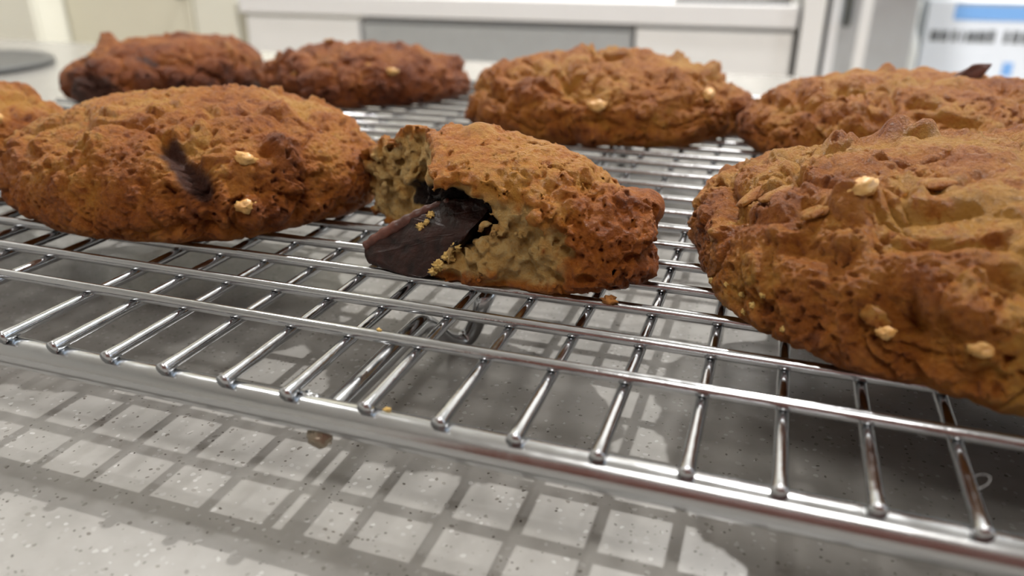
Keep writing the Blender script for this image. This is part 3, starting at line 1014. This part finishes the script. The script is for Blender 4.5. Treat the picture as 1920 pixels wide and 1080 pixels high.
# dome: superellipsoid about z = .5, flat bottom
hz = np.where(PT[:, 2] > .5, (PT[:, 2] - .5) / (IH - .5), (.5 - PT[:, 2]) / .80)
rad = (np.clip(rho, 0, None) ** 2.3 + np.abs(hz) ** 2.1) ** (1 / 2.2)
base = (rad - 1) * 1.5
gu = np.array([-7.5, -6.2, -5.7, -5.1, -4.6, -4.25, -3.95, -3.6, -2.8, -2.0, -1.4, -.9, -.45, 0.2])
gv = np.array([6.6, 5.75, 5.3, 4.95, 4.65, 4.2, 3.55, 3.08, 2.90, 2.95, 2.90, 2.72, 2.2, 1.2])
cut = np.interp(PT[:, 0], gu, gv) - PT[:, 1]
cut = cut + .10 * (PT[:, 2] - .9)                          # bite face leans back a little
band = (np.abs(base) < .6) & (cut < .7)
dl = np.zeros(len(PT)); brn = np.zeros(len(PT))
dd_, bb_ = lumps(PT[band], 307, .6)
dl[band] = dd_; brn[band] = bb_
outer = base - dl
# two knobs of dough: on the crest and on the right flank
for c_, r_ in (((-3.35, 4.55, 2.02), .30), ((-.42, 4.7, 1.05), .32)):
    ds = np.linalg.norm(PT - np.array(c_), axis=1) - r_
    kk = .18
    hh = np.clip(.5 + .5 * (ds - outer) / kk, 0, 1)
    outer = ds * (1 - hh) + outer * hh - kk * hh * (1 - hh)
outer = np.maximum(outer, -(PT[:, 2] - .0))
# bite: kept where v > g(u, z)
nb = (np.abs(cut) < .8) & (base < .5)
cn = np.zeros(len(PT))
Pb = PT[nb]
w1_, w2_ = worley(Pb, 2.6, 77)
w3_, _ = worley(Pb, 5.0, 78)
cn[nb] = (.24 * perlin(Pb, 1.1, 71) + .14 * perlin(Pb, 2.6, 72) + .10 * perlin(Pb, 5.5, 73) + .06 * perlin(Pb, 11, 75) + (.45 - w1_) * .20 + (.40 - w3_) * .14
          - .20 * sstep(.3, .55, perlin(Pb, 1.9, 74)) - .10 * sstep(.35, .6, perlin(Pb, 4.2, 76)))
inner = cut * .85 - cn
# cavity where the chunk sat, and holes in the crumb
for c_, r_ in (((-3.45, 3.32, .95), (1.0, .66, .52)), ((-4.35, 4.3, 1.15), (.55, .45, .45)), ((-1.35, 2.85, .80), (.11, .3, .09)), ((-2.0, 2.9, 1.0), (.12, .2, .09)), ((-.75, 2.8, .95), (.10, .2, .13)), ((-.95, 2.75, .40), (.14, .2, .10))):
    nr_ = np.abs(PT - np.array(c_)).max(1) < max(r_) * 1.5
    Pn = PT[nr_]
    e_ = np.linalg.norm((Pn - np.array(c_)) / np.array(r_), axis=1) - 1 + .35 * perlin(Pn, 2.4, 79) + .3 * perlin(Pn, 6, 80)
    inner[nr_] = np.maximum(inner[nr_], -e_ * min(r_))
SD = np.maximum(outer, inner).reshape(shp)
SD[0] = 1; SD[-1] = 1; SD[:, 0] = 1; SD[:, -1] = 1; SD[:, :, -1] = 1; SD[:, :, 0] = 1
Vn, Qd = surface_nets(SD, org, h)
# keep only the largest connected piece
par = np.arange(len(Vn))
ed = np.concatenate([Qd[:, [0, 1]], Qd[:, [1, 2]], Qd[:, [2, 3]], Qd[:, [3, 0]]])
for _ in range(60):
    mn = np.minimum(par[ed[:, 0]], par[ed[:, 1]])
    old = par.copy()
    np.minimum.at(par, ed[:, 0], mn); np.minimum.at(par, ed[:, 1], mn)
    par = par[par]
    if (old == par).all(): break
ids, cts = np.unique(par, return_counts=True)
keep = par == ids[np.argmax(cts)]
remap = np.cumsum(keep) - 1
Qd = remap[Qd[keep[Qd[:, 0]]]]
Vn = Vn[keep]


def trilin(A, P):
    q = np.clip((P - org) / h, 0, np.array(shp) - 1.001)
    i = q.astype(int); f = q - i
    r = 0
    A = A.reshape(shp)
    for a in (0, 1):
        for b in (0, 1):
            for c in (0, 1):
                r = r + A[i[:, 0] + a, i[:, 1] + b, i[:, 2] + c] * (f[:, 0] if a else 1 - f[:, 0]) * (f[:, 1] if b else 1 - f[:, 1]) * (f[:, 2] if c else 1 - f[:, 2])
    return r


depth = -trilin(outer, Vn)
crm = sstep(.07, .20, depth + .05 * perlin(Vn, 4, 81))
br = trilin(brn, Vn) + .18 * sstep(1.3, .2, Vn[:, 2]) + .16 * sstep(-1.6, -.2, Vn[:, 0])
chd = np.zeros(len(Vn))
for c_, r_ in (((-3.5, 3.4, 1.0), (1.1, .68, .50)), ((-4.35, 4.35, .95), (.62, .5, .36))):
    e_ = np.linalg.norm((Vn - np.array(c_)) / np.array(r_), axis=1) + .25 * perlin(Vn, 2.2, 83)
    chd = np.maximum(chd, sstep(1.12, .98, e_))
chd *= crm
me = bpy.data.meshes.new('half_eaten_cookie')
Vl = (Vn - np.array([IC[0], IC[1], 0])) * S
me.vertices.add(len(Vl)); me.vertices.foreach_set('co', Vl.astype(np.float32).ravel())
me.loops.add(Qd.size); me.loops.foreach_set('vertex_index', Qd.ravel().astype(np.int32))
me.polygons.add(len(Qd))
me.polygons.foreach_set('loop_start', (np.arange(len(Qd)) * 4).astype(np.int32))
me.polygons.foreach_set('loop_total', np.full(len(Qd), 4, np.int32))
me.polygons.foreach_set('use_smooth', np.ones(len(Qd), dtype=bool))
me.update(calc_edges=True); me.validate()
set_attr(me, 'brown', br); set_attr(me, 'crumb', crm); set_attr(me, 'choc', chd)
half = link('half_eaten_cookie', me, M['crust_bitten'], None, W(IC[0], IC[1], ZR - .01))
tag(half, 'half eaten cookie with pale crumb and a dark chocolate chunk showing', 'cookie', 'cookies on the cooling rack')
nn = np.zeros((len(Vn), 3))
me_n = np.zeros(len(Vn) * 3, dtype=np.float32); me.vertices.foreach_get('normal', me_n)
CR['I'] = (half, Vn - np.array([IC[0], IC[1], 0]), me_n.reshape(-1, 3).astype(float), IC, np.where(crm > .3, 1.0, .5))
scatter_oats('I', 6, 21)
# chocolate chunk: thick slab leaning out of the bite towards the front left
pts = [(-5.08, 3.28, .26), (-4.95, 3.15, .16), (-4.82, 3.10, .03), (-3.72, 2.80, .0), (-3.4, 2.92, .3), (-3.0, 3.12, .85), (-2.72, 3.40, 1.18),
       (-3.0, 3.7, 1.28), (-3.66, 3.75, 1.17), (-4.35, 3.55, .80), (-4.98, 3.40, .38), (-4.6, 3.8, .1), (-3.2, 3.9, .3)]
pts = [(a - IC[0], b - IC[1], c) for a, b, c in pts]
cb = link('chocolate_chunk', hull('chocolate_chunk', pts, .05, 2, 3, .07, 13), M['choc'], half)
cb['label'] = 'dark brown chocolate chunk'
ridge = [(-5.04, 3.30, .27), (-4.72, 3.42, .50), (-4.3, 3.56, .76), (-3.95, 3.68, .97), (-3.6, 3.77, 1.12)]
rp_ = catmull([Vector((a - IC[0], b - IC[1], c)) * S for a, b, c in ridge], 8)
rg = link('chocolate_edge', tube('chocolate_edge', rp_, [S * (.06 + .055 * math.sin(math.pi * min(1, .15 + i / len(rp_))) + .012 * math.sin(i * 1.7)) for i in range(len(rp_))], 10), M['choc_edge'], cb)  # lighter brown strip along the top edge of the chunk
chv = np.array([v.co for v in cb.data.vertices])
for k, (p, sc) in enumerate((((-4.0, 3.35, .75), .075), ((-3.85, 3.45, .9), .07), ((-3.88, 3.38, .86), .055), ((-3.25, 2.95, .38), .10), ((-3.35, 2.85, .2), .09), ((-3.5, 2.82, .12), .07), ((-3.15, 3.0, .55), .08))):
    q_ = (np.array(p) - np.array([IC[0], IC[1], 0])) * S
    vi = int(np.argmin(((chv - q_) ** 2).sum(1)))
    c2 = link('crumb', blob_mesh('crumb', sc, sc * .8, sc * .8, 90 + k, .9, 2.6, 22, 14), M['crumbs'], cb)
    c2.location = Vector(chv[vi])

# ------------------------------------------------------------------ crumbs and lint
for k, (u, v, z, s_, m_, lab) in enumerate((
        (-.62, 2.98, ZR + .04, .11, 'crumb_brown', 'brown crumb on the wire beside the half eaten cookie'),
        (-2.72, -.45, .02 - RC + .0, .045, 'crumbs', 'yellow crumb stuck beside a wire end on the rim'),
        (-3.55, .95, ZR + .01, .035, 'crumbs', 'tiny yellow crumb lying on the first long wire'))):
    c3 = link('crumb', blob_mesh('crumb', s_, s_ * .7, s_ * .6, 120 + k, .8, 2.2), M[m_], None, W(u, v, z))
    tag(c3, lab, 'crumb')
for pts, lab in (([(3.98, .30, .0), (4.08, .36, .03), (4.15, .30, .06), (4.11, .18, .04), (4.0, .10, .01), (3.86, .12, 0)], 'fine white lint fibre curling by the front wire ends'),
                 ([(3.58, 1.22, .0), (3.55, 1.14, -.03), (3.58, 1.08, -.05), (3.65, 1.04, -.05)], 'short white lint fibre under the large golden cookie')):
    P3 = [W(*p) for p in pts]
    c0 = P3[0].copy()
    li = link('lint_fibre', tube('lint_fibre', catmull([p - c0 for p in P3], 6), .0022 * S, 6), M['lint'], None, c0)
    tag(li, lab, 'lint')
